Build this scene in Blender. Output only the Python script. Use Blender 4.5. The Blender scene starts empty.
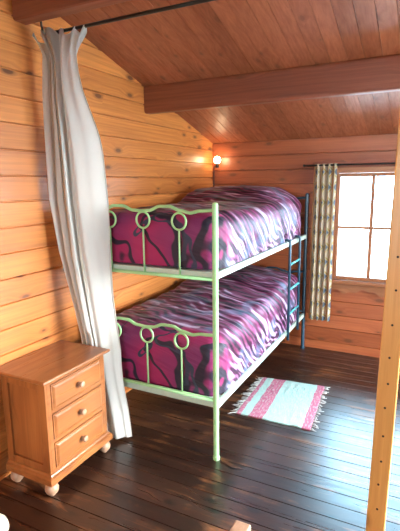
import bpy, bmesh, math, random
from mathutils import Vector, Matrix, noise
from math import sin, cos, pi, sqrt

SC = bpy.context.scene
COL = SC.collection
random.seed(7)

# ------------------------------------------------------------------ camera
CAM_H = 1.604
yaw, pitch, roll, FPX = 0.47176, 0.18168, -0.01153, 448.7
cd = bpy.data.cameras.new('camera')
cam = bpy.data.objects.new('camera', cd)
COL.objects.link(cam)
fw = Vector((-sin(yaw)*cos(pitch), cos(yaw)*cos(pitch), -sin(pitch)))
rt = Vector((cos(yaw), sin(yaw), 0)); up = rt.cross(fw)
r2 = cos(roll)*rt + sin(roll)*up
u2 = -sin(roll)*rt + cos(roll)*up
M = Matrix((r2, u2, -fw)).transposed().to_4x4()
M.translation = Vector((0, 0, CAM_H))
cam.matrix_world = M
cd.sensor_fit = 'HORIZONTAL'; cd.sensor_width = 36; cd.lens = FPX/400*36
cd.clip_start = 0.05
SC.camera = cam

# ------------------------------------------------------------------ light
w = bpy.data.worlds.new('sky'); SC.world = w; w.use_nodes = True
bg = w.node_tree.nodes['Background']
# cool sky with one broad bright hazy area low on the garden side, where the sun stands behind cloud
_t = w.node_tree
_g = _t.nodes.new('ShaderNodeNewGeometry')
_d = _t.nodes.new('ShaderNodeVectorMath'); _d.operation = 'DOT_PRODUCT'
_s = Vector((-1.0, -0.48, -0.27)).normalized(); _d.inputs[1].default_value = _s
_t.links.new(_g.outputs['Incoming'], _d.inputs[0])
_m = _t.nodes.new('ShaderNodeMath'); _m.operation = 'MAXIMUM'; _m.inputs[1].default_value = 0
_t.links.new(_d.outputs['Value'], _m.inputs[0])
_p = _t.nodes.new('ShaderNodeMath'); _p.operation = 'POWER'; _p.inputs[1].default_value = 18
_t.links.new(_m.outputs[0], _p.inputs[0])
_x = _t.nodes.new('ShaderNodeMix'); _x.data_type = 'RGBA'
SKY, GLOW = 28.0, 95.0
_x.inputs[6].default_value = (0.44*SKY, 0.76*SKY, 1.0*SKY, 1)
_x.inputs[7].default_value = (1.0*GLOW, 0.96*GLOW, 0.90*GLOW, 1)
# the sky is blue beyond the back window and milky overcast behind the cabin
_sp = _t.nodes.new('ShaderNodeSeparateXYZ'); _t.links.new(_g.outputs['Incoming'], _sp.inputs[0])
_r = _t.nodes.new('ShaderNodeMapRange'); _r.inputs[1].default_value = -0.4; _r.inputs[2].default_value = 0.4   # Incoming points back at the viewer
_t.links.new(_sp.outputs[1], _r.inputs[0])
_y = _t.nodes.new('ShaderNodeMix'); _y.data_type = 'RGBA'
_y.inputs[6].default_value = (0.58*SKY, 1.06*SKY, 1.42*SKY, 1); _y.inputs[7].default_value = (0.88*SKY, 0.91*SKY, 0.92*SKY, 1)
_t.links.new(_r.outputs[0], _y.inputs[0])
_t.links.new(_y.outputs[2], _x.inputs[6])
_t.links.new(_p.outputs[0], _x.inputs[0]); _t.links.new(_x.outputs[2], bg.inputs[0])
bg.inputs[1].default_value = 1.0
SC.view_settings.view_transform = 'Standard'
SC.view_settings.look = 'None'
SC.view_settings.gamma = 1
SC.view_settings.exposure = 0.2
SC.cycles.use_denoising = True
SC.cycles.max_bounces = 8
SC.cycles.diffuse_bounces = 4
SC.cycles.sample_clamp_indirect = 6

def area(name, loc, direction, sx, sy, power, color, portal=False):
    l = bpy.data.lights.new(name, 'AREA'); l.shape = 'RECTANGLE'
    l.size = sx; l.size_y = sy; l.energy = power; l.color = color
    o = bpy.data.objects.new(name, l); COL.objects.link(o)
    o.location = loc
    o.rotation_euler = Vector(direction).to_track_quat('-Z', 'Y').to_euler()
    if portal: l.cycles.is_portal = True
    return o
# daylight openings (portals only guide sky light through the openings)
area('back_window_portal', (-0.14, 4.40, 1.21), (0, -1, 0), 1.3, 1.0, 1, (1, 1, 1), True)
area('garden_door_portal', (1.94, 2.9, 1.1), (-1, 0, 0), 2.05, 2.05, 1, (1, 1, 1), True)
area('front_window_portal', (-0.3, -2.12, 1.6), (0, 1, 0), 1.7, 1.1, 1, (1, 1, 1), True)

# ------------------------------------------------------------------ helpers
def link(name, bm, mat, parent=None, smooth=False, recalc=True):
    if recalc: bmesh.ops.recalc_face_normals(bm, faces=bm.faces)
    me = bpy.data.meshes.new(name); bm.to_mesh(me); bm.free()
    if smooth:
        for p in me.polygons: p.use_smooth = True
    if mat:
        for m in (mat if isinstance(mat, (list, tuple)) else [mat]): me.materials.append(m)
    o = bpy.data.objects.new(name, me); COL.objects.link(o)
    if parent:
        o.parent = parent
        o.matrix_parent_inverse = Matrix.Identity(4)
        # meshes are written in world coordinates: pull them back to the parent's base
        off = world_loc(parent)
        for v in me.vertices: v.co -= off
    return o

def world_loc(o):
    v = Vector((0, 0, 0))
    while o:
        v += o.location; o = o.parent
    return v

def thing(name, label, cat, loc=(0, 0, 0), group=None):
    o = bpy.data.objects.new(name, None); COL.objects.link(o)
    o.location = loc; o.empty_display_size = 0.1
    return tag(o, label, cat, group)

def tag(o, label, cat, group=None):
    o['label'] = label; o['category'] = cat
    if group: o['group'] = group
    return o

def struct(name, bm, mat, parent=None, smooth=False):
    o = link(name, bm, mat, parent, smooth)
    o['kind'] = 'structure'
    return o

def box(bm, x0, x1, y0, y1, z0, z1, bevel=0.0, seg=2):
    vs = [bm.verts.new((x, y, z)) for x in (x0, x1) for y in (y0, y1) for z in (z0, z1)]
    idx = [(0, 1, 3, 2), (4, 6, 7, 5), (0, 4, 5, 1), (2, 3, 7, 6), (0, 2, 6, 4), (1, 5, 7, 3)]
    fs = [bm.faces.new([vs[i] for i in f]) for f in idx]
    bmesh.ops.recalc_face_normals(bm, faces=fs)
    if bevel:
        es = list({e for f in fs for e in f.edges})
        bmesh.ops.bevel(bm, geom=es, offset=bevel, segments=seg, affect='EDGES', profile=0.5)
    return bm

def bx(*a, **k):
    return box(bmesh.new(), *a, **k)

def tube(bm, pts, r, n=10, closed=False, cap=True):
    pts = [Vector(p) for p in pts]; N = len(pts)
    rr = r if isinstance(r, (list, tuple)) else [r]*N
    tans = []
    for i in range(N):
        if closed: t = pts[(i+1) % N]-pts[i-1]
        else: t = pts[min(i+1, N-1)]-pts[max(i-1, 0)]
        tans.append(t.normalized())
    ref = Vector((0, 0, 1)) if abs(tans[0].z) < 0.9 else Vector((1, 0, 0))
    nrm = (ref-ref.dot(tans[0])*tans[0]).normalized()
    rings = []
    for i in range(N):
        t = tans[i]
        nrm = (nrm-nrm.dot(t)*t).normalized(); b = t.cross(nrm)
        rings.append([bm.verts.new(pts[i]+(nrm*cos(2*pi*k/n)+b*sin(2*pi*k/n))*rr[i]) for k in range(n)])
    for i in range(N if closed else N-1):
        a, c = rings[i], rings[(i+1) % N]
        for k in range(n): bm.faces.new((a[k], a[(k+1) % n], c[(k+1) % n], c[k]))
    if cap and not closed:
        bm.faces.new(rings[0][::-1]); bm.faces.new(rings[-1])
    return bm

def tb(pts, r, **k):
    return tube(bmesh.new(), pts, r, **k)

def lathe(bm, prof, loc, axis='Z', n=24):
    """prof: (radius, height) pairs from the base up, turned round an axis through loc."""
    loc = Vector(loc); rings = []
    for r, h in prof:
        ring = []
        for k in range(n):
            a = 2*pi*k/n; c, s = r*cos(a), r*sin(a)
            v = Vector((c, s, h)) if axis == 'Z' else (Vector((h, c, s)) if axis == 'X' else Vector((c, h, s)))
            ring.append(bm.verts.new(loc+v))
        rings.append(ring)
    for a, c in zip(rings, rings[1:]):
        for k in range(n): bm.faces.new((a[k], a[(k+1) % n], c[(k+1) % n], c[k]))
    bm.faces.new(rings[0][::-1]); bm.faces.new(rings[-1])
    return bm

def ballprof(r, h0, flat=0.3, n=10):
    out = []
    for i in range(n+1):
        a = -pi/2+flat+(pi-2*flat)*i/n
        out.append((r*cos(a), h0+r*sin(a)))
    return out

# ------------------------------------------------------------------ materials
class NT:
    def __init__(s, name):
        s.m = bpy.data.materials.new(name); s.m.use_nodes = True
        s.t = s.m.node_tree; s.b = s.t.nodes['Principled BSDF']
    def n(s, typ, ins=None, **props):
        nd = s.t.nodes.new(typ)
        for k, v in props.items(): setattr(nd, k, v)
        for k, v in (ins or {}).items():
            if isinstance(v, tuple) and len(v) == 2 and hasattr(v[0], 'outputs'): s.t.links.new(v[0].outputs[v[1]], nd.inputs[k])
            elif hasattr(v, 'outputs'): s.t.links.new(v.outputs[0], nd.inputs[k])
            else: nd.inputs[k].default_value = v
        return nd
    def math(s, op, a, b=0.0, c=0.0, clamp=False):
        return s.n('ShaderNodeMath', {0: a, 1: b, 2: c}, operation=op, use_clamp=clamp)
    def mix(s, fac, a, b, blend='MIX'):
        nd = s.t.nodes.new('ShaderNodeMix'); nd.data_type = 'RGBA'; nd.blend_type = blend
        for k, v in ((0, fac), (6, a), (7, b)):
            if isinstance(v, tuple) and len(v) == 2 and hasattr(v[0], 'outputs'): s.t.links.new(v[0].outputs[v[1]], nd.inputs[k])
            elif hasattr(v, 'outputs'):
                s.t.links.new(v.outputs[2] if v.bl_idname == 'ShaderNodeMix' else v.outputs[0], nd.inputs[k])
            else: nd.inputs[k].default_value = v if k == 0 else (*v, 1)
        return nd
    def ramp(s, fac, stops, interp='LINEAR'):
        nd = s.t.nodes.new('ShaderNodeValToRGB'); cr = nd.color_ramp; cr.interpolation = interp
        while len(cr.elements) < len(stops): cr.elements.new(0.5)
        for e, (p, c) in zip(cr.elements, stops):
            e.position = p; e.color = (*c, 1) if isinstance(c, (tuple, list)) else (c, c, c, 1)
        s.t.links.new(fac.outputs[2] if fac.bl_idname == 'ShaderNodeMix' else fac.outputs[0], nd.inputs[0])
        return nd
    def col(s, nd):
        s.t.links.new(nd.outputs[2] if nd.bl_idname == 'ShaderNodeMix' else nd.outputs[0], s.b.inputs['Base Color'])
    def rough(s, v):
        if hasattr(v, 'outputs'): s.t.links.new(v.outputs[0], s.b.inputs['Roughness'])
        else: s.b.inputs['Roughness'].default_value = v
    def bump(s, h, strength=0.2, dist=0.01):
        nd = s.n('ShaderNodeBump', {'Strength': strength, 'Distance': dist, 'Height': h})
        s.t.links.new(nd.outputs[0], s.b.inputs['Normal'])

def wood(name, L, W, light, dark, knot=(0.15, 0.042, 0.014), pitch_=None, z0=0.0, rough=0.4, knots=1.0,
         vary=0.25, grain=1.0, fine=60, kl=3.0, worn=None, spec=0.5, coat=0.0):
    """L / W: the axes (0,1,2) along and across the boards."""
    t = NT(name)
    co = t.n('ShaderNodeTexCoord')
    sep = t.n('ShaderNodeSeparateXYZ', {0: (co, 3)})
    o3 = [i for i in range(3) if i not in (L, W)][0]
    l, wv, dd = (sep, L), (sep, W), (sep, o3)
    if pitch_:
        k = t.math('FLOOR', t.math('DIVIDE', t.math('SUBTRACT', wv, z0), pitch_))
    else:
        k = t.math('MULTIPLY', wv, 0.0)
    rnd = t.n('ShaderNodeTexWhiteNoise', {'W': t.math('ADD', k, 3.7)}, noise_dimensions='1D')
    loff = t.math('MULTIPLY_ADD', rnd, 7.31, l)
    # slow waviness
    slow = t.n('ShaderNodeCombineXYZ', {0: t.math('MULTIPLY', loff, 1.3), 1: t.math('MULTIPLY', wv, 9.0), 2: t.math('MULTIPLY_ADD', rnd, 11.0, dd)})
    n1 = t.n('ShaderNodeTexNoise', {'Vector': slow, 'Scale': 1.0, 'Detail': 3.0})
    # knots
    kv = t.n('ShaderNodeCombineXYZ', {0: t.math('MULTIPLY', loff, kl), 1: t.math('MULTIPLY_ADD', k, 3.37, t.math('MULTIPLY', wv, 7.0)), 2: t.math('MULTIPLY', k, 3.1)})
    vor = t.n('ShaderNodeTexVoronoi', {'Vector': kv, 'Scale': 1.0, 'Randomness': 0.9}, voronoi_dimensions='2D')
    keep = t.n('ShaderNodeSeparateColor', {0: (vor, 1)})
    drop = t.math('GREATER_THAN', (keep, 0), 0.44)
    dist = (vor, 0)
    kd = t.math('MULTIPLY_ADD', (keep, 1), -0.07, dist)
    kmask = t.ramp(t.math('ADD', kd, 0.0), [(0.015, 1.0), (0.055, 0.45), (0.14, 0.0)])
    kmask = t.math('MULTIPLY', t.math('MULTIPLY', kmask, drop), knots, clamp=True)
    # grain lines bent around the knots
    bend = t.math('MULTIPLY', t.math('MULTIPLY', t.ramp(t.math('ADD', dist, 0.0), [(0.0, 1.0), (0.4, 0.0)]), drop), 0.04)
    wv2 = t.math('ADD', t.math('MULTIPLY_ADD', n1, 0.03, wv), bend)
    gv = t.n('ShaderNodeCombineXYZ', {0: t.math('MULTIPLY', loff, 1.6), 1: t.math('MULTIPLY', wv2, fine), 2: t.math('MULTIPLY', dd, fine*0.6)})
    g = t.n('ShaderNodeTexNoise', {'Vector': gv, 'Scale': 1.0, 'Detail': 4.0, 'Roughness': 0.6})
    gf = t.ramp(g, [(0.3, 0.0), (0.72, 1.0)])
    base = t.mix(t.math('MULTIPLY', gf, 0.75*grain), light, dark)
    var = t.math('MULTIPLY_ADD', (t.n('ShaderNodeTexWhiteNoise', {'W': t.math('ADD', k, 19.3)}, noise_dimensions='1D'), 0), vary, 1.0-vary*0.55)
    var2 = t.math('MULTIPLY_ADD', n1, 0.5, 0.75)
    vv = t.math('MULTIPLY', var, var2)
    base = t.mix(1.0, base, t.n('ShaderNodeCombineColor', {0: vv, 1: t.math('POWER', vv, 1.25), 2: t.math('POWER', vv, 1.5)}), 'MULTIPLY')
    base = t.mix(kmask, base, knot)
    if worn:
        wn = t.n('ShaderNodeTexNoise', {'Vector': (co, 3), 'Scale': 2.2, 'Detail': 5.0, 'Roughness': 0.65})
        wn2 = t.n('ShaderNodeTexNoise', {'Vector': gv, 'Scale': 0.5, 'Detail': 6.0, 'Roughness': 0.7})
        wm = t.ramp(t.math('MULTIPLY', wn, wn2), [(0.27, 0.0), (0.40, 1.0)])
        base = t.mix(wm, base, worn)
    t.col(base)
    rg = t.math('MULTIPLY_ADD', gf, 0.15, rough-0.05)
    t.rough(rg)
    t.b.inputs['Specular IOR Level'].default_value = spec
    if coat:
        t.b.inputs['Coat Weight'].default_value = coat; t.b.inputs['Coat Roughness'].default_value = 0.25
    t.bump(g, 0.12, 0.004)
    return t.m

def paint(name, c, rough=0.35, metal=0.0, mott=0.12, scale=30):
    t = NT(name)
    co = t.n('ShaderNodeTexCoord')
    nz = t.n('ShaderNodeTexNoise', {'Vector': (co, 3), 'Scale': scale, 'Detail': 3.0})
    a = tuple(min(1, x*(1+mott)) for x in c); b = tuple(x*(1-mott) for x in c)
    t.col(t.mix(nz, a, b)); t.rough(rough); t.b.inputs['Metallic'].default_value = metal
    return t.m

ZP, Z0 = 0.1365, 0.0155
PL, PD = (0.70, 0.245, 0.060), (0.38, 0.098, 0.021)
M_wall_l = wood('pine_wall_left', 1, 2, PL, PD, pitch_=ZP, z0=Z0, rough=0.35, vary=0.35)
M_wall_b = wood('pine_wall_back_shaded', 0, 2, (0.43, 0.118, 0.042), (0.24, 0.052, 0.017), pitch_=ZP, z0=Z0+ZP/2, rough=0.35, vary=0.35)  # same pine as the left wall, its shade put into the darker colour
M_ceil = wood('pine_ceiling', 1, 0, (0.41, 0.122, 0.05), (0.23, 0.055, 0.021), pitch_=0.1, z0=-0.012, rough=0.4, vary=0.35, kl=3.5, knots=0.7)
M_beam = wood('pine_beam', 0, 2, (0.34, 0.09, 0.038), (0.18, 0.04, 0.016), rough=0.4, knots=0.8, kl=2.0)
M_floor = wood('dark_floor', 0, 1, (0.045, 0.015, 0.008), (0.009, 0.004, 0.003), knot=(0.004, 0.002, 0.002), pitch_=0.098, z0=0.03,
               rough=0.30, vary=0.7, fine=45, worn=(0.23, 0.082, 0.028), spec=0.8)
M_post = wood('pine_post', 2, 0, (0.90, 0.46, 0.13), (0.72, 0.31, 0.07), rough=0.4, knots=0.5, kl=4)
M_trim = wood('window_wood', 0, 2, (0.40, 0.15, 0.06), (0.24, 0.08, 0.03), rough=0.4, knots=0.4)
M_trimv = wood('window_wood_upright', 2, 0, (0.40, 0.15, 0.06), (0.24, 0.08, 0.03), rough=0.4, knots=0.2)
DL, DD = (0.42, 0.155, 0.046), (0.23, 0.070, 0.018)
M_dr = wood('honey_pine_drawer', 1, 2, DL, DD, rough=0.32, knots=0.35, fine=35, kl=2.5, coat=0.3)
M_drv = wood('honey_pine_upright', 2, 0, DL, DD, rough=0.32, knots=0.3, fine=35, kl=2.5, coat=0.3)
M_drt = wood('honey_pine_top', 1, 0, (0.40, 0.150, 0.048), DD, rough=0.3, knots=0.4, fine=35, kl=2.5, coat=0.3)
M_knob = wood('pale_turned_wood', 2, 0, (0.56, 0.34, 0.23), (0.42, 0.24, 0.15), rough=0.35, knots=0)
M_cream = wood('cream_turned_wood', 2, 0, (0.80, 0.68, 0.50), (0.70, 0.56, 0.38), rough=0.5, knots=0)
M_block = wood('pale_square_wood', 2, 0, (0.66, 0.40, 0.26), (0.52, 0.29, 0.17), rough=0.5, knots=0.2)
M_green = paint('pale_green_metal', (0.38, 0.68, 0.32), 0.35)
M_rail = paint('white_green_metal', (0.50, 0.62, 0.52), 0.45)
M_blue = paint('navy_teal_metal', (0.022, 0.065, 0.105), 0.35)
M_teal = paint('teal_metal', (0.05, 0.34, 0.36), 0.35)
M_white = paint('white_slats', (0.72, 0.70, 0.68), 0.6)
M_black = paint('black_iron', (0.012, 0.012, 0.014), 0.45)
M_hole = paint('dark_hole', (0.02, 0.012, 0.008), 0.8)
M_out = paint('pale_gravel_outside', (0.60, 0.60, 0.58), 0.9, scale=3)

def m_glass():
    m = bpy.data.materials.new('window_glass'); m.use_nodes = True; t = m.node_tree
    t.nodes.remove(t.nodes['Principled BSDF'])
    tr = t.nodes.new('ShaderNodeBsdfTransparent'); gl = t.nodes.new('ShaderNodeBsdfGlossy')
    tr.inputs[0].default_value = (0.95, 0.97, 0.97, 1); gl.inputs['Roughness'].default_value = 0.02
    fr = t.nodes.new('ShaderNodeFresnel'); fr.inputs[0].default_value = 1.3
    mx = t.nodes.new('ShaderNodeMixShader')
    t.links.new(fr.outputs[0], mx.inputs[0]); t.links.new(tr.outputs[0], mx.inputs[1]); t.links.new(gl.outputs[0], mx.inputs[2])
    t.links.new(mx.outputs[0], t.nodes['Material Output'].inputs[0])
    return m
M_glass = m_glass()

def m_duvet():
    t = NT('duvet_fabric')
    co = t.n('ShaderNodeTexCoord')
    uv = t.n('ShaderNodeSeparateXYZ', {0: (co, 2)})       # u along the bed, v around it (metres)
    # big painterly strokes: bands of a warped noise
    dn = t.n('ShaderNodeTexNoise', {'Vector': (co, 3), 'Scale': 2.6, 'Detail': 2.0})
    warp = t.n('ShaderNodeVectorMath', {0: (co, 3), 1: t.n('ShaderNodeVectorMath', {0: (dn, 1), 1: (0.5, 0.5, 0.5)}, operation='MULTIPLY')}, operation='ADD')
    n1 = t.n('ShaderNodeTexNoise', {'Vector': warp, 'Scale': 3.0, 'Detail': 0.6})
    def band(nd, c, wd):
        return t.ramp(t.math('ABSOLUTE', t.math('SUBTRACT', nd, c)), [(wd*0.7, 1.0), (wd, 0.0)])
    n2 = t.n('ShaderNodeTexNoise', {'Vector': t.n('ShaderNodeVectorMath', {0: warp, 1: (4.1, 2.2, 7.3)}, operation='ADD'), 'Scale': 4.0, 'Detail': 0.3})
    n3 = t.n('ShaderNodeTexNoise', {'Vector': t.n('ShaderNodeVectorMath', {0: warp, 1: (14.1, 5.2, 1.3)}, operation='ADD'), 'Scale': 3.0, 'Detail': 0.5})
    base = t.mix(t.ramp(n3, [(0.42, 0.0), (0.60, 1.0)]), (0.36, 0.025, 0.11), (0.20, 0.03, 0.12))
    base = t.mix(band(n1, 0.50, 0.035), base, (0.030, 0.022, 0.040))
    base = t.mix(band(n2, 0.42, 0.022), base, (0.045, 0.05, 0.085))
    # lilac and black streaks, print with painted-in sheen and fold shade, over the top and the long side (none on the foot end)
    sp = t.n('ShaderNodeSeparateXYZ', {0: (co, 3)})
    diag = t.math('ADD', t.math('MULTIPLY_ADD', (sp, 2), 1.25, (sp, 1)), t.math('MULTIPLY', (sp, 0), 0.35))
    sv = t.n('ShaderNodeCombineXYZ', {0: t.math('MULTIPLY', diag, 13.0), 1: t.math('MULTIPLY', (sp, 0), 2.4), 2: t.math('MULTIPLY', t.math('SUBTRACT', (sp, 2), (sp, 1)), 1.7)})
    n4 = t.n('ShaderNodeTexNoise', {'Vector': sv, 'Scale': 1.0, 'Detail': 2.0, 'Roughness': 0.5, 'Distortion': 0.35})
    nw = t.n('ShaderNodeTexNoise', {'Vector': (co, 3), 'Scale': 3.2, 'Detail': 1.5})
    ph = t.math('SINE', t.math('MULTIPLY_ADD', nw, 30.0, t.math('MULTIPLY', diag, 80.0)))
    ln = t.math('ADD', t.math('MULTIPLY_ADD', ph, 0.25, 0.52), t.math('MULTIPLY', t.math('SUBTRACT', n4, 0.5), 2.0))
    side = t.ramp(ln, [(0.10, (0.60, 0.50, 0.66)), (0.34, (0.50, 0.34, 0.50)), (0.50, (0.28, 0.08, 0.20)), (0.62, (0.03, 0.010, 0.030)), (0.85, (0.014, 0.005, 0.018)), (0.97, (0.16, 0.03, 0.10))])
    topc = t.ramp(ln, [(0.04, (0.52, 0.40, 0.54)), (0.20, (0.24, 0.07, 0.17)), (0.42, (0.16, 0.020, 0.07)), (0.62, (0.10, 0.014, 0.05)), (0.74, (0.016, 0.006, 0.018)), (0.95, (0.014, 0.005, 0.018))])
    lil = t.mix(t.ramp(t.math('ADD', (uv, 1), t.math('MULTIPLY', nw, 0.12)), [(0.30, 0.0), (0.37, 1.0)]), side, topc)  # paler side, darker top: sheen of the long side put into the colour
    n5 = t.n('ShaderNodeTexNoise', {'Vector': (co, 3), 'Scale': 5.0, 'Detail': 1.0})
    lil2 = t.mix(t.ramp(n5, [(0.55, 0.0), (0.66, 0.45)]), lil, (0.12, 0.22, 0.36))
    mask = t.ramp(t.math('ADD', (uv, 0), 0.0), [(0.10, 0.0), (0.15, 0.95)])
    base = t.mix(mask, base, lil2)
    t.col(base); t.rough(0.55)
    t.b.inputs['Sheen Weight'].default_value = 0.06; t.b.inputs['Sheen Roughness'].default_value = 0.4
    t.b.inputs['Specular IOR Level'].default_value = 0.25
    t.bump(n4, 0.6, 0.02)
    return t.m
M_duvet = m_duvet()

def m_linen():
    t = NT('white_linen')
    co = t.n('ShaderNodeTexCoord'); uv = t.n('ShaderNodeSeparateXYZ', {0: (co, 2)})
    s = t.math('ADD', (uv, 0), 0.0)
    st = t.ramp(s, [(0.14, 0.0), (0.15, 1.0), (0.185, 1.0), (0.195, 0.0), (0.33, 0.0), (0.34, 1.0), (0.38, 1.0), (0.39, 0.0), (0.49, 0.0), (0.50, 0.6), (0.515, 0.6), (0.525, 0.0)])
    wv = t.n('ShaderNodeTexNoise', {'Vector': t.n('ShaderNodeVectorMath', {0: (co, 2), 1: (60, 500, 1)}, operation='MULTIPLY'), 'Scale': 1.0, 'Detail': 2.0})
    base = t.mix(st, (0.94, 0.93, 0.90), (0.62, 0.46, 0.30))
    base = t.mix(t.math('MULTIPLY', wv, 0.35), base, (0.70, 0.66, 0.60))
    t.col(base); t.rough(0.85); t.bump(wv, 0.2, 0.003)
    t.b.inputs['Sheen Weight'].default_value = 0.2
    tl = t.n('ShaderNodeBsdfTranslucent'); t.t.links.new(base.outputs[2], tl.inputs[0])
    mx = t.n('ShaderNodeMixShader', {0: 0.5}); t.t.links.new(t.b.outputs[0], mx.inputs[1]); t.t.links.new(tl.outputs[0], mx.inputs[2])
    t.t.links.new(mx.outputs[0], t.t.nodes['Material Output'].inputs[0])
    return t.m
M_linen = m_linen()

def m_print():
    t = NT('printed_curtain')
    co = t.n('ShaderNodeTexCoord'); uv = t.n('ShaderNodeSeparateXYZ', {0: (co, 2)})
    nx, nz = 6.4, 7.4
    u = t.math('MULTIPLY', (uv, 0), nx); v = t.math('MULTIPLY', (uv, 1), nz)
    fu = t.math('ABSOLUTE', t.math('SUBTRACT', t.math('FRACT', u), 0.5))
    fv = t.math('ABSOLUTE', t.math('SUBTRACT', t.math('FRACT', v), 0.5))
    dia = t.math('ADD', fu, fv)
    blue = t.ramp(dia, [(0.20, 1.0), (0.24, 0.0)])
    ring = t.ramp(t.math('ABSOLUTE', t.math('SUBTRACT', dia, 0.34)), [(0.05, 1.0), (0.07, 0.0)])
    edge = t.ramp(fu, [(0.42, 0.0), (0.45, 1.0)])
    base = t.mix(edge, (0.84, 0.76, 0.62), (0.66, 0.34, 0.14))
    base = t.mix(ring, base, (0.62, 0.50, 0.20))
    base = t.mix(blue, base, (0.20, 0.25, 0.32))
    t.col(base); t.rough(0.85)
    tl = t.n('ShaderNodeBsdfTranslucent'); t.t.links.new(base.outputs[2], tl.inputs[0])
    mx = t.n('ShaderNodeMixShader', {0: 0.5}); t.t.links.new(t.b.outputs[0], mx.inputs[1]); t.t.links.new(tl.outputs[0], mx.inputs[2])
    t.t.links.new(mx.outputs[0], t.t.nodes['Material Output'].inputs[0])
    return t.m
M_print = m_print()

def m_rug():
    t = NT('rag_rug_weave')
    co = t.n('ShaderNodeTexCoord'); uv = t.n('ShaderNodeSeparateXYZ', {0: (co, 2)})
    nz = t.n('ShaderNodeTexNoise', {'Vector': (co, 3), 'Scale': 14.0, 'Detail': 3.0})
    u = t.math('MULTIPLY_ADD', nz, 0.03, t.math('SUBTRACT', (uv, 0), 0.015))
    pale, pink = (0.40, 0.60, 0.54), (0.50, 0.12, 0.20)
    st = t.ramp(u, [(0.0, pink), (0.065, pale), (0.175, pink), (0.365, pale), (0.885, pink)], 'CONSTANT')
    sp = t.n('ShaderNodeTexNoise', {'Vector': t.n('ShaderNodeVectorMath', {0: (co, 3), 1: (90, 30, 1)}, operation='MULTIPLY'), 'Scale': 1.0, 'Detail': 2.0})
    f = t.ramp(sp, [(0.45, 0.0), (0.70, 0.6)])
    t.col(t.mix(f, st, (0.52, 0.50, 0.46))); t.rough(0.95); t.bump(sp, 0.6, 0.006)
    return t.m
M_rug = m_rug()
M_fringe = paint('rug_fringe', (0.60, 0.58, 0.56), 0.95, mott=0.25)

def m_bulb():
    t = NT('glowing_bulb')
    t.b.inputs['Emission Color'].default_value = (1.0, 0.72, 0.42, 1); t.b.inputs['Emission Strength'].default_value = 40
    t.b.inputs['Base Color'].default_value = (1, .9, .8, 1)
    return t.m
M_bulb = m_bulb()

# ------------------------------------------------------------------ the room
XL, XR, YB, YF = -2.005, 1.90, 4.237, -2.08
ZE, SL, YR = 2.0, 0.275, 0.9                      # eave height, roof slope, ridge position
def roof(y): return ZE+SL*(YB-y) if y > YR else ZE+SL*(YB-YR)-SL*(YR-y)

def profile(v0, v1, z0, pitch_, g=0.006, d=0.013):
    """(v, depth) breakpoints of grooved boards between v0 and v1."""
    pts = []
    k0 = int(math.floor((v0-z0)/pitch_))-1; k1 = int(math.ceil((v1-z0)/pitch_))+1
    for k in range(k0, k1+1):
        c = z0+k*pitch_
        pts += [(c-g, 0.0), (c-g*0.35, d), (c+g*0.35, d), (c+g, 0.0)]
    def at(v):
        for (a, da), (b, db) in zip(pts, pts[1:]):
            if a <= v <= b: return da+(db-da)*(v-a)/max(b-a, 1e-9)
        return 0
    return [(v0, at(v0))]+[q for q in pts if v0 < q[0] < v1]+[(v1, at(v1))]

def boards(bm, fn, u0, u1, v0, v1, z0, pitch_, thick=0.12, **kw):
    """fn(u, v, depth) -> point; depth runs into the wall. A slab with a grooved face."""
    pr = profile(v0, v1, z0, pitch_, **kw)
    a = [bm.verts.new(fn(u0, v, d)) for v, d in pr]; b = [bm.verts.new(fn(u1, v, d)) for v, d in pr]
    for i in range(len(pr)-1): bm.faces.new((a[i], a[i+1], b[i+1], b[i]))
    ba = [bm.verts.new(fn(u0, v, thick)) for v in (v0, v1)]; bb = [bm.verts.new(fn(u1, v, thick)) for v in (v0, v1)]
    bm.faces.new((ba[0], ba[1], bb[1], bb[0]))
    bm.faces.new((a[0], b[0], bb[0], ba[0])); bm.faces.new((a[-1], b[-1], bb[1], ba[1]))
    bm.faces.new(a+[ba[1], ba[0]]); bm.faces.new(b+[bb[1], bb[0]])
    return bm

def clip_roof(bm):
    for s in (1, -1):
        yy = YR
        zz = roof(YR)+0.02
        n = Vector((0, SL*s, 1)).normalized()
        bmesh.ops.bisect_plane(bm, geom=bm.verts[:]+bm.edges[:]+bm.faces[:], plane_co=(0, yy, zz), plane_no=n, clear_outer=True)

# floor
bm = boards(bmesh.new(), lambda u, v, d: (u, v, -d), XL-0.12, XR+0.12, YF-0.12, YB+0.12, 0.03, 0.098, thick=0.1, g=0.003, d=0.005)
struct('floor', bm, M_floor)
# left wall
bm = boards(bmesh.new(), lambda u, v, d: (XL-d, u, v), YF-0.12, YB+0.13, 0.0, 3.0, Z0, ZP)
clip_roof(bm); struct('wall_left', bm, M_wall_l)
# back wall around the window opening
WX0, WX1, WZ0, WZ1 = -0.775, 0.495, 0.695, 1.715
bm = bmesh.new(); fb = lambda u, v, d: (u, YB+d, v)
Zb = Z0+ZP/2
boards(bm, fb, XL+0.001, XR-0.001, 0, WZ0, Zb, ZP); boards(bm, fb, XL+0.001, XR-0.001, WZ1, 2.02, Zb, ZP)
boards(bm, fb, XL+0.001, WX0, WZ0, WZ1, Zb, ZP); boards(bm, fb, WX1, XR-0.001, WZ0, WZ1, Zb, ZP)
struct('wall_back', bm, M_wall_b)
# right wall with the glazed garden door opening
DY0, DY1, DZ1 = 1.90, 3.90, 2.1
bm = bmesh.new(); fr_ = lambda u, v, d: (XR+d, u, v)
boards(bm, fr_, YF-0.12, DY0, 0, 3.0, Z0, ZP); boards(bm, fr_, DY1, YB+0.13, 0, 3.0, Z0, ZP); boards(bm, fr_, DY0, DY1, DZ1, 3.0, Z0, ZP)
clip_roof(bm); struct('wall_right', bm, M_wall_l)
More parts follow.
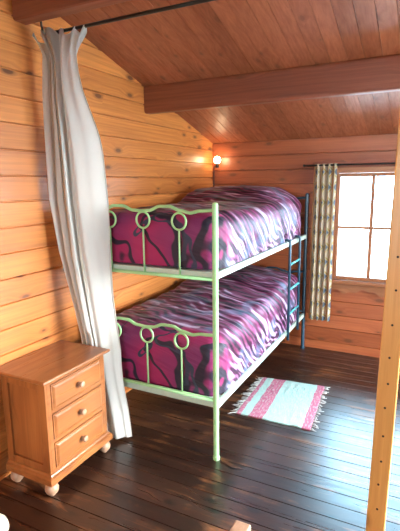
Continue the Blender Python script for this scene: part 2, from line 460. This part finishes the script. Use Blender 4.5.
# front wall (behind the camera) with a wide window opening
FX0, FX1, FZ0, FZ1 = -1.15, 0.55, 1.05, 2.1
bm = bmesh.new(); ff = lambda u, v, d: (u, YF-d, v); zf = roof(YF)+0.02
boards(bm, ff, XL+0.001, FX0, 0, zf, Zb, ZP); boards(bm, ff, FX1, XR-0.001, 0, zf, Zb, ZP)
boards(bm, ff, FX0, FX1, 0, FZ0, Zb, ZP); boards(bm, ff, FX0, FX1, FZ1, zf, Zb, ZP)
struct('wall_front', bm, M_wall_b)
# ceiling: two slopes of boards running up to the ridge
bm = bmesh.new()
fc = lambda s: (lambda u, v, d: ((v, u, roof(u)+d)))
def slope(ya, yb_):
    pr = profile(XL-0.1, XR+0.1, -0.012, 0.1, g=0.003, d=0.005)
    a = [bm.verts.new((v, ya, roof(ya)+d)) for v, d in pr]; b = [bm.verts.new((v, yb_, roof(yb_)+d)) for v, d in pr]
    for i in range(len(pr)-1): bm.faces.new((a[i], a[i+1], b[i+1], b[i]))
    ta = [bm.verts.new((v, ya, roof(ya)+0.1)) for v in (XL-0.1, XR+0.1)]; t2 = [bm.verts.new((v, yb_, roof(yb_)+0.1)) for v in (XL-0.1, XR+0.1)]
    bm.faces.new((ta[0], ta[1], t2[1], t2[0])); bm.faces.new(a+ta[::-1]); bm.faces.new(b+t2[::-1])
    bm.faces.new((a[0], b[0], t2[0], ta[0])); bm.faces.new((a[-1], b[-1], t2[1], ta[1]))
slope(YR, YB+0.15); slope(YF-0.15, YR)
struct('ceiling', bm, M_ceil)
# roof beams (purlins)
struct('trim_1', bx(XL-0.02, XR+0.02, 3.02, 3.105, 2.135, 2.34, bevel=0.022, seg=3), M_beam)['label'] = 'pine roof beam over the bunk bed'
struct('trim_2', bx(XL-0.02, XR+0.02, 1.82, 1.915, 2.45, 2.68, bevel=0.012, seg=2), M_beam)['label'] = 'pine roof beam at the top left'
struct('trim_3', bx(XL-0.02, XR+0.02, YR-0.06, YR+0.06, 2.72, 2.95, bevel=0.012, seg=2), M_beam)
# ground outside
struct('ground', bx(-30, 30, -30, 40, -0.6, -0.5), M_out)
# thin skirting under the window wall

# ------------------------------------------------------------------ window
def casement(name, x0, x1, z0, z1, y=4.215, hinge=1):
    f = bmesh.new(); fwid = 0.032
    box(f, x0, x0+fwid, y, y+0.05, z0, z1, 0.004); box(f, x1-fwid, x1, y, y+0.05, z0, z1, 0.004)
    box(f, x0+fwid, x1-fwid, y, y+0.05, z0, z0+fwid, 0.004); box(f, x0+fwid, x1-fwid, y, y+0.05, z1-fwid, z1, 0.004)
    o = struct(name, f, M_trimv)
    xm = (x0+x1)/2; zm = (z0+z1)/2-0.0
    b = bmesh.new()
    box(b, xm-0.015, xm+0.015, y+0.008, y+0.042, z0+fwid, z1-fwid, 0.003)
    box(b, x0+fwid, x1-fwid, y+0.010, y+0.040, zm-0.012, zm+0.012, 0.003)
    struct('glazing_bar', b, M_trim, o)
    g = bx(x0+fwid-0.004, x1-fwid+0.004, y+0.023, y+0.027, z0+fwid-0.004, z1-fwid+0.004)
    struct('glass_pane', g, M_glass, o)
    return o
casement('window_1', -0.762, -0.142, 0.712, 1.675)
casement('window_2', -0.138, 0.482, 0.712, 1.675)
fr = bmesh.new()
box(fr, WX0-0.005, WX0+0.012, 4.19, 4.36, WZ0, WZ1); box(fr, WX1-0.012, WX1+0.005, 4.19, 4.36, WZ0, WZ1)
box(fr, WX0+0.012, WX1-0.012, 4.19, 4.36, 1.677, WZ1+0.01); box(fr, WX0-0.02, WX1+0.02, 4.17, 4.36, 0.675, 0.710, 0.006)
struct('window_3', fr, M_trim)['label'] = 'dark wooden lining and sill of the back window'
def scallop(x0, x1, ztop, h, y0, y1, down=True, n=4):
    b = bmesh.new(); N = 90
    low, high = [], []
    for i in range(N+1):
        s = i/N; x = x0+(x1-x0)*s
        dz = h*(0.72+0.20*sin(2*pi*n*s-pi/2)+0.08*sin(6*pi*n*s))
        low.append((x, ztop-dz if down else ztop)); high.append((x, ztop if down else ztop+dz))
    for y in (y0, y1): pass
    va = [[b.verts.new((x, y, z)) for x, z in low] for y in (y0, y1)]
    vb = [[b.verts.new((x, y, z)) for x, z in high] for y in (y0, y1)]
    for i in range(N):
        b.faces.new((va[0][i], va[0][i+1], vb[0][i+1], vb[0][i])); b.faces.new((va[1][i], vb[1][i], vb[1][i+1], va[1][i+1]))
        b.faces.new((va[0][i], va[1][i], va[1][i+1], va[0][i+1])); b.faces.new((vb[0][i], vb[0][i+1], vb[1][i+1], vb[1][i]))
    b.faces.new((va[0][0], vb[0][0], vb[1][0], va[1][0])); b.faces.new((va[0][-1], va[1][-1], vb[1][-1], vb[0][-1]))
    return b
struct('trim_4', scallop(WX0-0.02, WX1+0.02, 0.674, 0.095, 4.205, 4.232), M_trim)['label'] = 'wavy edged dark board below the window sill'
struct('trim_5', scallop(-0.98, 0.70, 1.735, 0.075, 4.205, 4.232, down=False, n=5), M_beam)['label'] = 'wavy edged board above the window'
struct('trim_6', bx(WX0-0.02, WX1+0.02, 4.205, 4.232, 1.680, 1.7345, 0.003), M_beam)

# garden door (glazed) and front window, out of the frame but letting the daylight in
d = bmesh.new()
for a, b_ in ((DY0, DY0+0.09), ((DY0+DY1)/2-0.05, (DY0+DY1)/2+0.05), (DY1-0.09, DY1)): box(d, XR+0.03, XR+0.08, a, b_, 0.02, DZ1, 0.004)
for a, b_ in ((0.02, 0.14), (DZ1-0.09, DZ1)):
    box(d, XR+0.031, XR+0.079, DY0+0.09, (DY0+DY1)/2-0.05, a, b_); box(d, XR+0.031, XR+0.079, (DY0+DY1)/2+0.05, DY1-0.09, a, b_)
o = struct('door_1', d, M_trimv)
struct('glass_pane', bx(XR+0.052, XR+0.056, DY0+0.05, DY1-0.05, 0.1, DZ1-0.05), M_glass, o)
d = bmesh.new()
for a in (FX0, -0.335, FX1-0.07): box(d, a, a+0.07, YF-0.08, YF-0.03, FZ0, FZ1, 0.004)
for a, b_ in ((FX0+0.07, -0.335), (-0.265, FX1-0.07)):
    for c in (FZ0, FZ1-0.07): box(d, a, b_, YF-0.079, YF-0.031, c, c+0.07)
o = struct('window_4', d, M_trimv)
struct('glass_pane', bx(FX0+0.05, FX1-0.05, YF-0.057, YF-0.053, FZ0+0.05, FZ1-0.05), M_glass, o)

# ------------------------------------------------------------------ upright post on the right
PX0, PX1, PY0, PY1 = -0.147, -0.072, 1.835, 1.895
t = thing('wooden_post', 'tall square pine post with a row of screw holes, holding the front roof beam', 'post', ((PX0+PX1)/2, (PY0+PY1)/2, 0))
LEAN = 0.0150                                     # the post stands a touch out of plumb
b = bx(PX0, PX1, PY0, PY1, 0.0, 2.449, bevel=0.005)
for v in b.verts: v.co.x += LEAN*(v.co.z-0.15)
link('post_shaft', b, M_post, t)
for i, z in enumerate((0.12, 0.236, 0.352, 0.46, 0.575, 0.70, 0.805, 0.915, 1.05, 1.19, 1.32, 1.45)):
    b = bmesh.new(); lathe(b, [(0.0045, 0), (0.0045, 0.002)], ((PX0+PX1)/2+0.002*sin(i*2.3)+LEAN*(z-0.15), PY0-0.0015, z), axis='Y', n=12)
    link('screw_hole', b, M_hole, t)

# ------------------------------------------------------------------ bunk bed
BX0, BX1, BY0, BY1 = -1.965, -1.016, 2.175, 4.185
bed = thing('bunk_bed', 'metal bunk bed, pale green foot end with rings, dark blue head end', 'bunk bed', ((BX0+BX1)/2, (BY0+BY1)/2, 0))
PR = 0.0165
def post(x, y, m):
    b = tb([(x, y, 0.0), (x, y, 1.49)], PR, n=16)
    lathe(b, [(PR*0.99, 0), (PR*0.9, 0.006), (PR*0.5, 0.012), (0.002, 0.014)], (x, y, 1.489), n=16)
    link('bed_post', b, m, bed, smooth=False)
    lathe_ = lathe(bmesh.new(), [(PR+0.003, 0), (PR+0.004, 0.012), (PR+0.003, 0.022)], (x, y, 0.0), n=16)
    link('post_foot', lathe_, m, bed)
def wavez(s):          # s: -1..1 across the bed
    a = abs(s)
    pts = [(0, -0.016), (0.12, -0.012), (0.27, 0.012), (0.40, 0.012), (0.55, -0.010), (0.68, -0.022), (0.82, -0.010), (1.0, -0.006)]
    for (p0, z0_), (p1, z1_) in zip(pts, pts[1:]):
        if a <= p1:
            f = (a-p0)/(p1-p0); f = f*f*(3-2*f)
            return z0_+(z1_-z0_)*f
    return -0.006
def end_frame(y, ztop, zbot, m, name):
    xc = (BX0+BX1)/2; hw = (BX1-BX0)/2
    pts = [(xc+hw*s, y, ztop+wavez(s)) for s in [i/40-1 for i in range(81)]]
    e = link(name, tb(pts, 0.0095, n=12), m, bed, smooth=True)
    e2 = link('lower_bar', tb([(BX0, y, zbot), (BX1, y, zbot)], 0.0105, n=12), m, e, smooth=True)
    for dx in (-0.24, 0.0, 0.24):
        x = xc+dx+0.012; zc = ztop-0.068+(-0.003 if dx else 0)
        ring = [(x+0.045*cos(a), y, zc+0.047*sin(a)) for a in [2*pi*i/32 for i in range(32)]]
        link('ring', tb(ring, 0.0062, closed=True, n=8), m, e, smooth=True)
        link('spindle', tb([(x, y, zbot+0.008), (x, y, zc-0.045)], 0.0055, n=8), m, e, smooth=True)
end_frame(BY0, 1.466, 1.082, M_green, 'upper_footboard')
end_frame(BY0, 0.768, 0.372, M_green, 'lower_footboard')
end_frame(BY1, 1.466, 1.082, M_blue, 'upper_headboard')
end_frame(BY1, 0.768, 0.372, M_blue, 'lower_headboard')
for x in (BX0, BX1):
    post(x, BY0, M_green); post(x, BY1, M_blue)
for z in (1.103, 0.338):
    for x in (BX0, BX1):
        r = link('side_rail', bx(x-0.011, x+0.011, BY0+0.018, BY1-0.018, z-0.019, z+0.019, bevel=0.003), M_rail, bed)
    link('end_rail', bx(BX0+0.018, BX1-0.018, BY0-0.012+0.02, BY0+0.012+0.02, z-0.019, z+0.016, bevel=0.003), M_rail, bed)
    link('end_rail', bx(BX0+0.018, BX1-0.018, BY1-0.032, BY1-0.012, z-0.019, z+0.016, bevel=0.003), M_blue, bed)
    ns = 14
    for i in range(ns):
        y = BY0+0.09+(BY1-BY0-0.18)*i/(ns-1)
        link('slat', bx(BX0+0.012, BX1-0.012, y-0.03, y+0.03, z-0.004, z+0.010, bevel=0.002), M_white, bed)

# ladder hooked on the long side
lad = thing('bed_ladder', 'dark blue metal ladder with teal rungs hooked on the bunk side', 'ladder', (-0.985, 3.68, 0.30))
LXX = -0.982
for y in (3.53, 3.835):
    pts = [(LXX, y, 0.30), (LXX, y, 1.09), (LXX, y, 1.122), (LXX-0.008, y, 1.136), (LXX-0.022, y, 1.142), (LXX-0.045, y, 1.139), (LXX-0.056, y, 1.128)]
    link('ladder_rail', tb(pts, 0.0115, n=12), M_blue, lad, smooth=True)
for z in (0.52, 0.73, 0.94):
    link('rung', tb([(LXX, 3.53, z), (LXX, 3.835, z)], 0.0095, n=12), M_teal, lad, smooth=True)

# ------------------------------------------------------------------ mattresses and duvets
def rbox_surface(x0, x1, y0, y1, z0, z1, nx, ny, nz, rad, fn):
    """closed rounded box as a grid, every vertex moved by fn(p, n)."""
    bm = bmesh.new(); uvl = bm.loops.layers.uv.new('UVMap')
    V = {}
    c = Vector(((x0+x1)/2, (y0+y1)/2, (z0+z1)/2)); h = Vector(((x1-x0)/2, (y1-y0)/2, (z1-z0)/2))
    def sp(i, n):   # denser near the edges
        return -1+2*i/n
    def vert(i, j, k):
        key = (i, j, k)
        if key not in V:
            q = Vector((sp(i, nx)*h.x, sp(j, ny)*h.y, sp(k, nz)*h.z))
            inner = Vector([max(-(h[a]-rad[a]), min(h[a]-rad[a], q[a])) for a in range(3)])
            d = Vector([(q[a]-inner[a])/rad[a] for a in range(3)])
            if d.length > 0:
                nn = d.normalized(); p = inner+Vector([nn[a]*rad[a] for a in range(3)])
            else: nn = Vector((0, 0, 1)); p = q
            # edges: spread the rounding over neighbours
            V[key] = bm.verts.new(fn(c+p, nn))
        return V[key]
    def face(a, b, c_, d_):
        bm.faces.new((a, b, c_, d_))
    for i in range(nx):
        for j in range(ny):
            face(vert(i, j, 0), vert(i, j+1, 0), vert(i+1, j+1, 0), vert(i+1, j, 0)); face(vert(i, j, nz), vert(i+1, j, nz), vert(i+1, j+1, nz), vert(i, j+1, nz))
    for i in range(nx):
        for k in range(nz):
            face(vert(i, 0, k), vert(i+1, 0, k), vert(i+1, 0, k+1), vert(i, 0, k+1)); face(vert(i, ny, k), vert(i, ny, k+1), vert(i+1, ny, k+1), vert(i+1, ny, k))
    for j in range(ny):
        for k in range(nz):
            face(vert(0, j, k), vert(0, j, k+1), vert(0, j+1, k+1), vert(0, j+1, k)); face(vert(nx, j, k), vert(nx, j+1, k), vert(nx, j+1, k+1), vert(nx, j, k+1))
    for f in bm.faces:
        for l in f.loops: l[uvl].uv = (l.vert.co.y-y0, l.vert.co.z-z0)
    return bm

def smooth01(a, b, x):
    t_ = max(0, min(1, (x-a)/(b-a))); return t_*t_*(3-2*t_)

def ridge(v):          # sharp creases from noise
    return 1-2*abs(noise.noise(v))

def duvet(z0, z1, seed, hump, name, label, sag=0.0):
    x0, x1, y0, y1 = BX0+0.012, BX1-0.006, BY0+0.046, BY1-0.130
    S = Vector((seed*3.1, seed*1.7, seed*5.3))
    def fn(p, n):
        side = max(0, n.x); top = max(0, n.z); foot = max(0, -n.y)
        # diagonal creases along the long side, running up over the top
        q = Vector((p.x*1.9, (p.y+1.2*p.z+0.35*p.x)*8.5, (p.z-p.y)*1.1))+S
        c = ridge(q)*0.55+ridge(q*2.1)*0.35
        amp = 0.020*side*(1-foot)+0.017*top+0.005*foot
        endf = smooth01(y0, y0+0.18, p.y)
        q2 = Vector((p.x*3.4+p.y*1.2, p.y*3.0, p.z*3.0))+S
        dsp = c*amp*(0.35+0.65*endf)+noise.noise(q2)*0.014*top
        # soft bulge of the hanging side between its bottom and its top edge
        zt = max(0, (p.z-z0)/(z1-z0))
        dsp += side*0.010*sin(pi*max(0, min(1, zt)))*1.2-0.010*side
        # vertical creases where the duvet is tucked at the foot
        if foot > 0.2: dsp += 0.010*foot*sin(pi*zt)*(abs(sin((p.x-x0)*pi/0.235+0.5))**0.5)-0.004
        r = p+n*dsp
        if r.z > z0+0.05: r.z += hump(p.x, p.y)*zt
        r.z = max(r.z, z0)
        r.x = max(r.x, XL+0.008); r.x = min(r.x, -1.0005)
        if min(abs(r.y-3.53), abs(r.y-3.835)) < 0.035 and r.z < 1.2 and z0 > 1: r.x = min(r.x, -1.045)
        r.y = max(r.y, BY0+0.0365) if zt < 0.12 else max(r.y, BY0+0.018)
        return r
    bm = rbox_surface(x0, x1, y0, y1, z0-0.085, z1, 56, 150, 22, (0.075, 0.095, 0.085), fn)
    t_ = thing(name, label, 'bedding', ((x0+x1)/2, (y0+y1)/2, z0))
    m = link('mattress', bx(x0+0.03, x1-0.03, y0+0.03, y1-0.03, z0-0.0, z0+0.11, bevel=0.02), M_white, t_)
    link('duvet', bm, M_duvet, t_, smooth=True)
    return t_
def hump_up(x, y):
    h = 0.115*smooth01(3.25, 3.62, y)*(1-0.55*smooth01(4.0, 4.15, y))
    h *= smooth01(-1.01, -1.24, x)*0.8+0.2
    return h+0.02*sin((x-BX0)/(BX1-BX0)*pi)
def hump_lo(x, y):
    return 0.05*smooth01(3.25, 3.62, y)+0.06*sin((x-BX0)/(BX1-BX0)*pi)*(0.6+0.4*sin(y*2.1))
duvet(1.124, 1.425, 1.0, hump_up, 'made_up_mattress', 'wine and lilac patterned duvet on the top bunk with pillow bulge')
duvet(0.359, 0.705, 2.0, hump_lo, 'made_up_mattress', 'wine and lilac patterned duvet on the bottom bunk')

# ------------------------------------------------------------------ gathered curtain on the left
def interp(tab, z):
    for (z0_, *a), (z1_, *b) in zip(tab, tab[1:]):
        if z0_ <= z <= z1_:
            f = (z-z0_)/(z1_-z0_); return [p+(q-p)*f for p, q in zip(a, b)]
    return tab[0][1:] if z < tab[0][0] else tab[-1][1:]

def pleated(rows, n, nf, shape, solid=0.0012, seed=0):
    bm = bmesh.new(); uvl = bm.loops.layers.uv.new('UVMap'); G = []
    for z, wz in rows:
        row = []
        for i in range(n+1):
            s = i/n; row.append((bm.verts.new(shape(s, z, wz)), s, z))
        G.append(row)
    for a, b in zip(G, G[1:]):
        for i in range(n):
            f = bm.faces.new((a[i][0], a[i+1][0], b[i+1][0], b[i][0]))
            for l, q in zip(f.loops, (a[i], a[i+1], b[i+1], b[i])): l[uvl].uv = (q[1]*nf, q[2])
    return bm
cur = thing('gathered_curtain', 'long white linen curtain bunched beside the chest and bunk', 'curtain', (-1.8, 2.09, 0.0))
TAB = [  # z, left x, right x, centre y, fold depth
    (0.02, -1.80, -1.585, 2.075, 0.028), (0.20, -1.82, -1.600, 2.070, 0.028), (0.49, -1.855, -1.640, 2.052, 0.028), (0.66, -1.855, -1.660, 2.045, 0.028), (0.91, -1.885, -1.690, 2.030, 0.030),
    (1.22, -1.930, -1.695, 2.005, 0.032), (1.52, -1.950, -1.690, 1.985, 0.032), (1.90, -1.935, -1.692, 1.965, 0.030), (2.10, -1.928, -1.705, 1.955, 0.026), (2.22, -1.918, -1.697, 1.95, 0.022),
    (2.29, -1.918, -1.690, 1.95, 0.020), (2.33, -1.940, -1.665, 1.95, 0.024), (2.39, -1.990, -1.612, 1.952, 0.034)]
def cshape(s, z, wz):
    xa, xb, yc, dp = interp(TAB, z)
    u = s+0.012*sin(z*2.1+s*9)
    # many narrow folds on the wall side, one broad flat fold on the room side
    head = smooth01(2.18, 2.36, z)
    nfold = 5.2*min(u, 0.55)+1.0*max(0, u-0.55)
    f = 2*pi*nfold
    x = xa+(xb-xa)*s+(xb-xa)*0.035*sin(2*f)*(1-head*0.3)
    y = yc-dp*cos(f)*(0.8+0.2*sin(s*17+1.3))+0.006*sin(f*2.3+z*3)+0.006*sin(z*3.2+s*5)+0.007*sin(s*34+z*0.9)*smooth01(0.5, 0.6, s)
    y += 0.15*smooth01(0.50, 1.0, s)*smooth01(2.30, 1.75, z)*(1-0.6*smooth01(1.0, 0.3, z))-0.012*(1-s)
    hd = smooth01(2.24, 2.36, z)
    y += hd*0.022*cos(2*pi*6.5*s+0.7)
    zz = z
    if z > 2.31: zz += (0.020*sin(2*pi*5.3*s+1)+0.008*sin(2*pi*11*s))*(z-2.31)/0.08
    if z < 0.05: zz += 0.006*sin(s*11)
    lim = 2.0-0.0+0.012 if z < 0.72 else 1.86
    return (max(x, XL+0.006), min(max(y, lim), 2.145), zz)
rows = [(0.02+2.365*i/110, 0) for i in range(111)]
bm = pleated(rows, 220, 1.0, cshape)
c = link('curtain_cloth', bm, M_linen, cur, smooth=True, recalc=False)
md = c.modifiers.new('thickness', 'SOLIDIFY'); md.thickness = 0.0012; md.offset = 0

rod = thing('curtain_rod', 'thin black rod under the ceiling carrying the white curtain', 'curtain rod', (-1.0, 1.95, 2.41))
link('rod_bar', tb([(-1.945, 1.952, 2.402), (-0.25, 1.952, 2.402)], 0.009, n=12), M_black, rod, smooth=True)
for x in (-1.93, -0.30):
    link('bracket', tb([(x, 1.952, 2.402), (x, 1.94, 2.45), (x+0.006, 1.935, 2.50), (x+0.01, 1.94, roof(1.94)-0.001)], 0.006, n=8), M_black, rod, smooth=True)
    link('bracket_plate', bx(x-0.01, x+0.03, 1.92, 1.97, roof(1.94)-0.012, roof(1.94)-0.010, 0.002), M_black, rod)

# ------------------------------------------------------------------ printed curtain by the window
cur = thing('printed_curtain', 'narrow cream curtain with blue diamonds hanging left of the window', 'curtain', (-0.85, 4.15, 0.3))
def pshape(s, z, wz):
    f = 2*pi*4*s+0.25*sin(z*4)
    k = (z-0.31)/1.44
    x0_, x1_ = -0.965-0.006*(1-k)+0.012, -0.752-0.010*(1-k)
    dp = 0.020+0.006*(1-k)
    return (x0_+(x1_-x0_)*s+0.004*sin(2*f), 4.150+dp*sin(f), z)
bm = pleated([(0.315+1.445*i/50, 0) for i in range(51)], 110, 0.55, pshape)
c = link('curtain_cloth', bm, M_print, cur, smooth=True, recalc=False)
md = c.modifiers.new('thickness', 'SOLIDIFY'); md.thickness = 0.0012; md.offset = 0
rod = thing('curtain_rod', 'black rod across the top of the back window', 'curtain rod', (-0.3, 4.15, 1.745))
link('rod_bar', tb([(-1.045, 4.150, 1.748), (0.78, 4.150, 1.748)], 0.0075, n=12), M_black, rod, smooth=True)
for x in (-1.045, 0.78):
    b = bmesh.new(); lathe(b, [(0.006, -0.008), (0.012, -0.003), (0.012, 0.003), (0.006, 0.008)], (x, 4.15, 1.748), axis='X', n=12); link('finial', b, M_black, rod, smooth=True)
for x in (-1.0, 0.74):
    link('bracket', tb([(x, 4.15, 1.748), (x, 4.20, 1.748), (x, 4.2365, 1.748)], 0.005, n=8), M_black, rod, smooth=True)

# ------------------------------------------------------------------ wall lamp in the corner
lp = thing('corner_lamp', 'small glowing round bulb with black cord in the corner above the top bunk', 'lamp', (-1.905, 4.135, 1.80))
b = bmesh.new(); lathe(b, [(0.012, -0.035)]+[(r_*1.0, h_) for r_, h_ in ballprof(0.034, 0.0, 0.35)]+[(0.004, 0.0345)], (-1.905, 4.135, 1.826), n=24)
bulb = link('bulb', b, M_bulb, lp, smooth=True)
link('lamp_holder', lathe(bmesh.new(), [(0.014, 0), (0.017, 0.005), (0.017, 0.035), (0.013, 0.04)], (-1.905, 4.135, 1.752), n=16), M_black, lp, smooth=True)
link('wall_bracket', tb([(-1.905, 4.135, 1.765), (-1.935, 4.17, 1.765), (-1.975, 4.215, 1.765)], 0.007, n=8), M_black, lp, smooth=True)
link('cord', tb([(-1.97, 4.205, 1.77), (-1.978, 4.212, 1.70), (-1.98, 4.214, 1.4), (-1.98, 4.214, 0.2)], 0.005, n=8), M_black, lp, smooth=True)

# ------------------------------------------------------------------ chest of drawers
cx0, cx1, cy0, cy1 = -1.958, -1.645, 1.503, 1.965
ch = thing('chest_of_drawers', 'small honey pine chest of three drawers against the left wall', 'chest of drawers', ((cx0+cx1)/2, (cy0+cy1)/2, 0))
# carcass: back, bottom, uprights and frame-and-panel sides
b = bmesh.new()
box(b, cx0, cx1-0.012, cy0+0.012, cy1-0.012, 0.13, 0.625)
link('carcass', b, M_drv, ch)
for y_, s in ((cy0, -1), (cy1, 1)):
    b = bmesh.new(); ya, yb_ = (y_, y_+0.0125) if s < 0 else (y_-0.0125, y_)
    box(b, cx0, cx0+0.045, ya, yb_, 0.13, 0.625, 0.002); box(b, cx1-0.05, cx1, ya, yb_, 0.13, 0.625, 0.002)
    box(b, cx0+0.045, cx1-0.05, ya, yb_, 0.585, 0.625, 0.002); box(b, cx0+0.045, cx1-0.05, ya, yb_, 0.13, 0.17, 0.002)
    link('side_frame', b, M_drv, ch)
# front frame
b = bmesh.new()
box(b, cx1-0.012, cx1, cy0+0.0125, cy0+0.038, 0.13, 0.625, 0.0015); box(b, cx1-0.012, cx1, cy1-0.038, cy1-0.0125, 0.13, 0.625, 0.0015)
DZ = [(0.470, 0.608), (0.309, 0.447), (0.148, 0.286)]
for z_a, z_b in ((0.611, 0.625), (0.450, 0.467), (0.289, 0.306), (0.13, 0.145)): box(b, cx1-0.012, cx1, cy0+0.038, cy1-0.038, z_a, z_b)
link('front_frame', b, M_dr, ch)
def drawer_front(bm, y0, y1, z0, z1, x0):
    """raised panel with a stepped, moulded edge."""
    steps = [(0.0, 0.0), (0.0, 0.008), (0.006, 0.0085), (0.009, 0.012), (0.016, 0.016), (0.020, 0.017)]
    rings = []
    for ins, dx in steps:
        rings.append([bm.verts.new((x0+dx, y, z)) for y, z in ((y0+ins, z0+ins), (y1-ins, z0+ins), (y1-ins, z1-ins), (y0+ins, z1-ins))])
    for a, c_ in zip(rings, rings[1:]):
        for k in range(4): bm.faces.new((a[k], a[(k+1) % 4], c_[(k+1) % 4], c_[k]))
    bm.faces.new(rings[-1]); bm.faces.new(rings[0][::-1]); return bm
for z_a, z_b in DZ:
    dr = link('drawer', drawer_front(bmesh.new(), cy0+0.040, cy1-0.040, z_a, z_b, cx1-0.004), M_dr, ch)
    b = lathe(bmesh.new(), [(0.011, 0.0), (0.008, 0.004), (0.008, 0.009), (0.013, 0.013), (0.0175, 0.019), (0.0175, 0.026), (0.013, 0.031), (0.005, 0.033)], (cx1+0.013, (cy0+cy1)/2, (z_a+z_b)/2), axis='X', n=20)
    link('knob', b, M_knob, dr, smooth=True)
def moulded_slab(x0, x1, y0, y1, prof):
    bm = bmesh.new(); rings = []
    for ins, z in prof:
        rings.append([bm.verts.new(p) for p in ((x0, y0+ins, z), (x1-ins, y0+ins, z), (x1-ins, y1-ins, z), (x0, y1-ins, z))])
    for a, c_ in zip(rings, rings[1:]):
        for k in range(4): bm.faces.new((a[k], a[(k+1) % 4], c_[(k+1) % 4], c_[k]))
    bm.faces.new(rings[-1]); bm.faces.new(rings[0][::-1]); return bm
link('top', moulded_slab(-1.992, cx1+0.028, cy0-0.028, cy1+0.028, [(0.022, 0.6255), (0.020, 0.630), (0.006, 0.633), (0.002, 0.637), (0.0, 0.642), (0.002, 0.648), (0.008, 0.651)]), M_drt, ch)
link('plinth', moulded_slab(cx0, cx1+0.020, cy0-0.020, cy1+0.020, [(0.0, 0.0765), (0.0, 0.108), (0.004, 0.112), (0.012, 0.118), (0.016, 0.126), (0.020, 0.1295)]), M_dr, ch)
for x in (cx0+0.04, cx1-0.018):
    for y in (cy0+0.016, cy1-0.016):
        link('ball_foot', lathe(bmesh.new(), [(0.016, 0.0)]+ballprof(0.036, 0.037, 0.35)+[(0.014, 0.0762)], (x, y, 0.0), n=20), M_knob, ch, smooth=True)

# ------------------------------------------------------------------ rag rug
RC = {'bl': (-1.115, 2.715), 'br': (-0.592, 2.722), 'tl': (-1.128, 3.362), 'tr': (-0.640, 3.405)}
def rugp(u, v):
    a = Vector(RC['bl']).lerp(Vector(RC['br']), u); b_ = Vector(RC['tl']).lerp(Vector(RC['tr']), u)
    p = a.lerp(b_, v)
    return Vector((p.x+0.008*noise.noise(Vector((v*6, 3, u))), p.y+0.010*noise.noise(Vector((u*7, 9, v*2))), 0))
rug = thing('rag_rug', 'small pink and pale green striped rag rug on the floor beside the bunk', 'rug', (-0.87, 3.05, 0))
bm = bmesh.new(); uvl = bm.loops.layers.uv.new('UVMap'); nu, nv = 70, 50
def layer(zf_):
    g = []
    for i in range(nu+1):
        r = []
        for j in range(nv+1):
            p = rugp(i/nu, j/nv); r.append(bm.verts.new((p.x, p.y, zf_(i, j))))
        g.append(r)
    return g
topg = layer(lambda i, j: 0.008+0.0025*noise.noise(Vector((i*0.25, j*0.2, 0)))+0.0012*((i % 2)))
botg = layer(lambda i, j: 0.0006)
for g, fl_ in ((topg, False), (botg, True)):
    for i in range(nu):
        for j in range(nv):
            q = [(i, j), (i+1, j), (i+1, j+1), (i, j+1)]
            if fl_: q = q[::-1]
            f = bm.faces.new([g[a][c_] for a, c_ in q])
            for l, (a, c_) in zip(f.loops, q): l[uvl].uv = (a/nu, c_/nv)
for i in range(nu):
    for j in (0, nv):
        f = bm.faces.new((botg[i][j], botg[i+1][j], topg[i+1][j], topg[i][j]))
        for l, a in zip(f.loops, (i, i+1, i+1, i)): l[uvl].uv = (a/nu, j/nv)
for j in range(nv):
    for i in (0, nu):
        f = bm.faces.new((botg[i][j], botg[i][j+1], topg[i][j+1], topg[i][j]))
        for l in f.loops: l[uvl].uv = (i/nu, j/nv)
link('woven_mat', bm, M_rug, rug, smooth=True)
bm = bmesh.new()
for e, sgn, ln in ((0.0, -1, 0.060), (1.0, 1, 0.040)):
    for k in range(34):
        v = (k+0.5)/34+random.uniform(-0.008, 0.008); v = max(0.0, min(1.0, v))
        p = rugp(e, v); a = random.uniform(-0.5, 0.35); L_ = ln*random.uniform(0.6, 1.25)
        pts = [(p.x-sgn*0.004, p.y, 0.006), (p.x+sgn*L_*0.35*cos(a), p.y+L_*0.35*sin(a), 0.006), (p.x+sgn*L_*0.7*cos(a*1.3), p.y+L_*0.7*sin(a*1.3), 0.0042), (p.x+sgn*L_*cos(a*1.6), p.y+L_*sin(a*1.6), 0.0038)]
        tube(bm, pts, [0.0035, 0.003, 0.0028, 0.0022], n=6)
o = link('fringe', bm, M_fringe, rug, smooth=True); o['kind'] = 'stuff'

# ------------------------------------------------------------------ two furniture posts cut by the bottom edge of the photo
t = thing('turned_post', 'cream round knob top of a turned post in the bottom left corner', 'post', (-1.326, 0.928, 0))
b = lathe(bmesh.new(), [(0.026, 0), (0.026, 0.10), (0.020, 0.12), (0.026, 0.14), (0.026, 0.30), (0.018, 0.315), (0.024, 0.325), (0.016, 0.335)], (-1.326, 0.928, 0), n=24)
link('post_shaft', b, M_cream, t, smooth=False)
link('round_knob', lathe(bmesh.new(), ballprof(0.052, 0.378, 0.3, 16)+[(0.004, 0.4285)], (-1.326, 0.928, 0), n=28), M_cream, t, smooth=True)
t = thing('square_post', 'short pale wooden square post end at the bottom edge', 'post', (-0.492, 1.25, 0))
link('post_shaft', bx(-0.527, -0.468, 1.228, 1.285, 0, 0.447, bevel=0.006, seg=3), M_block, t)
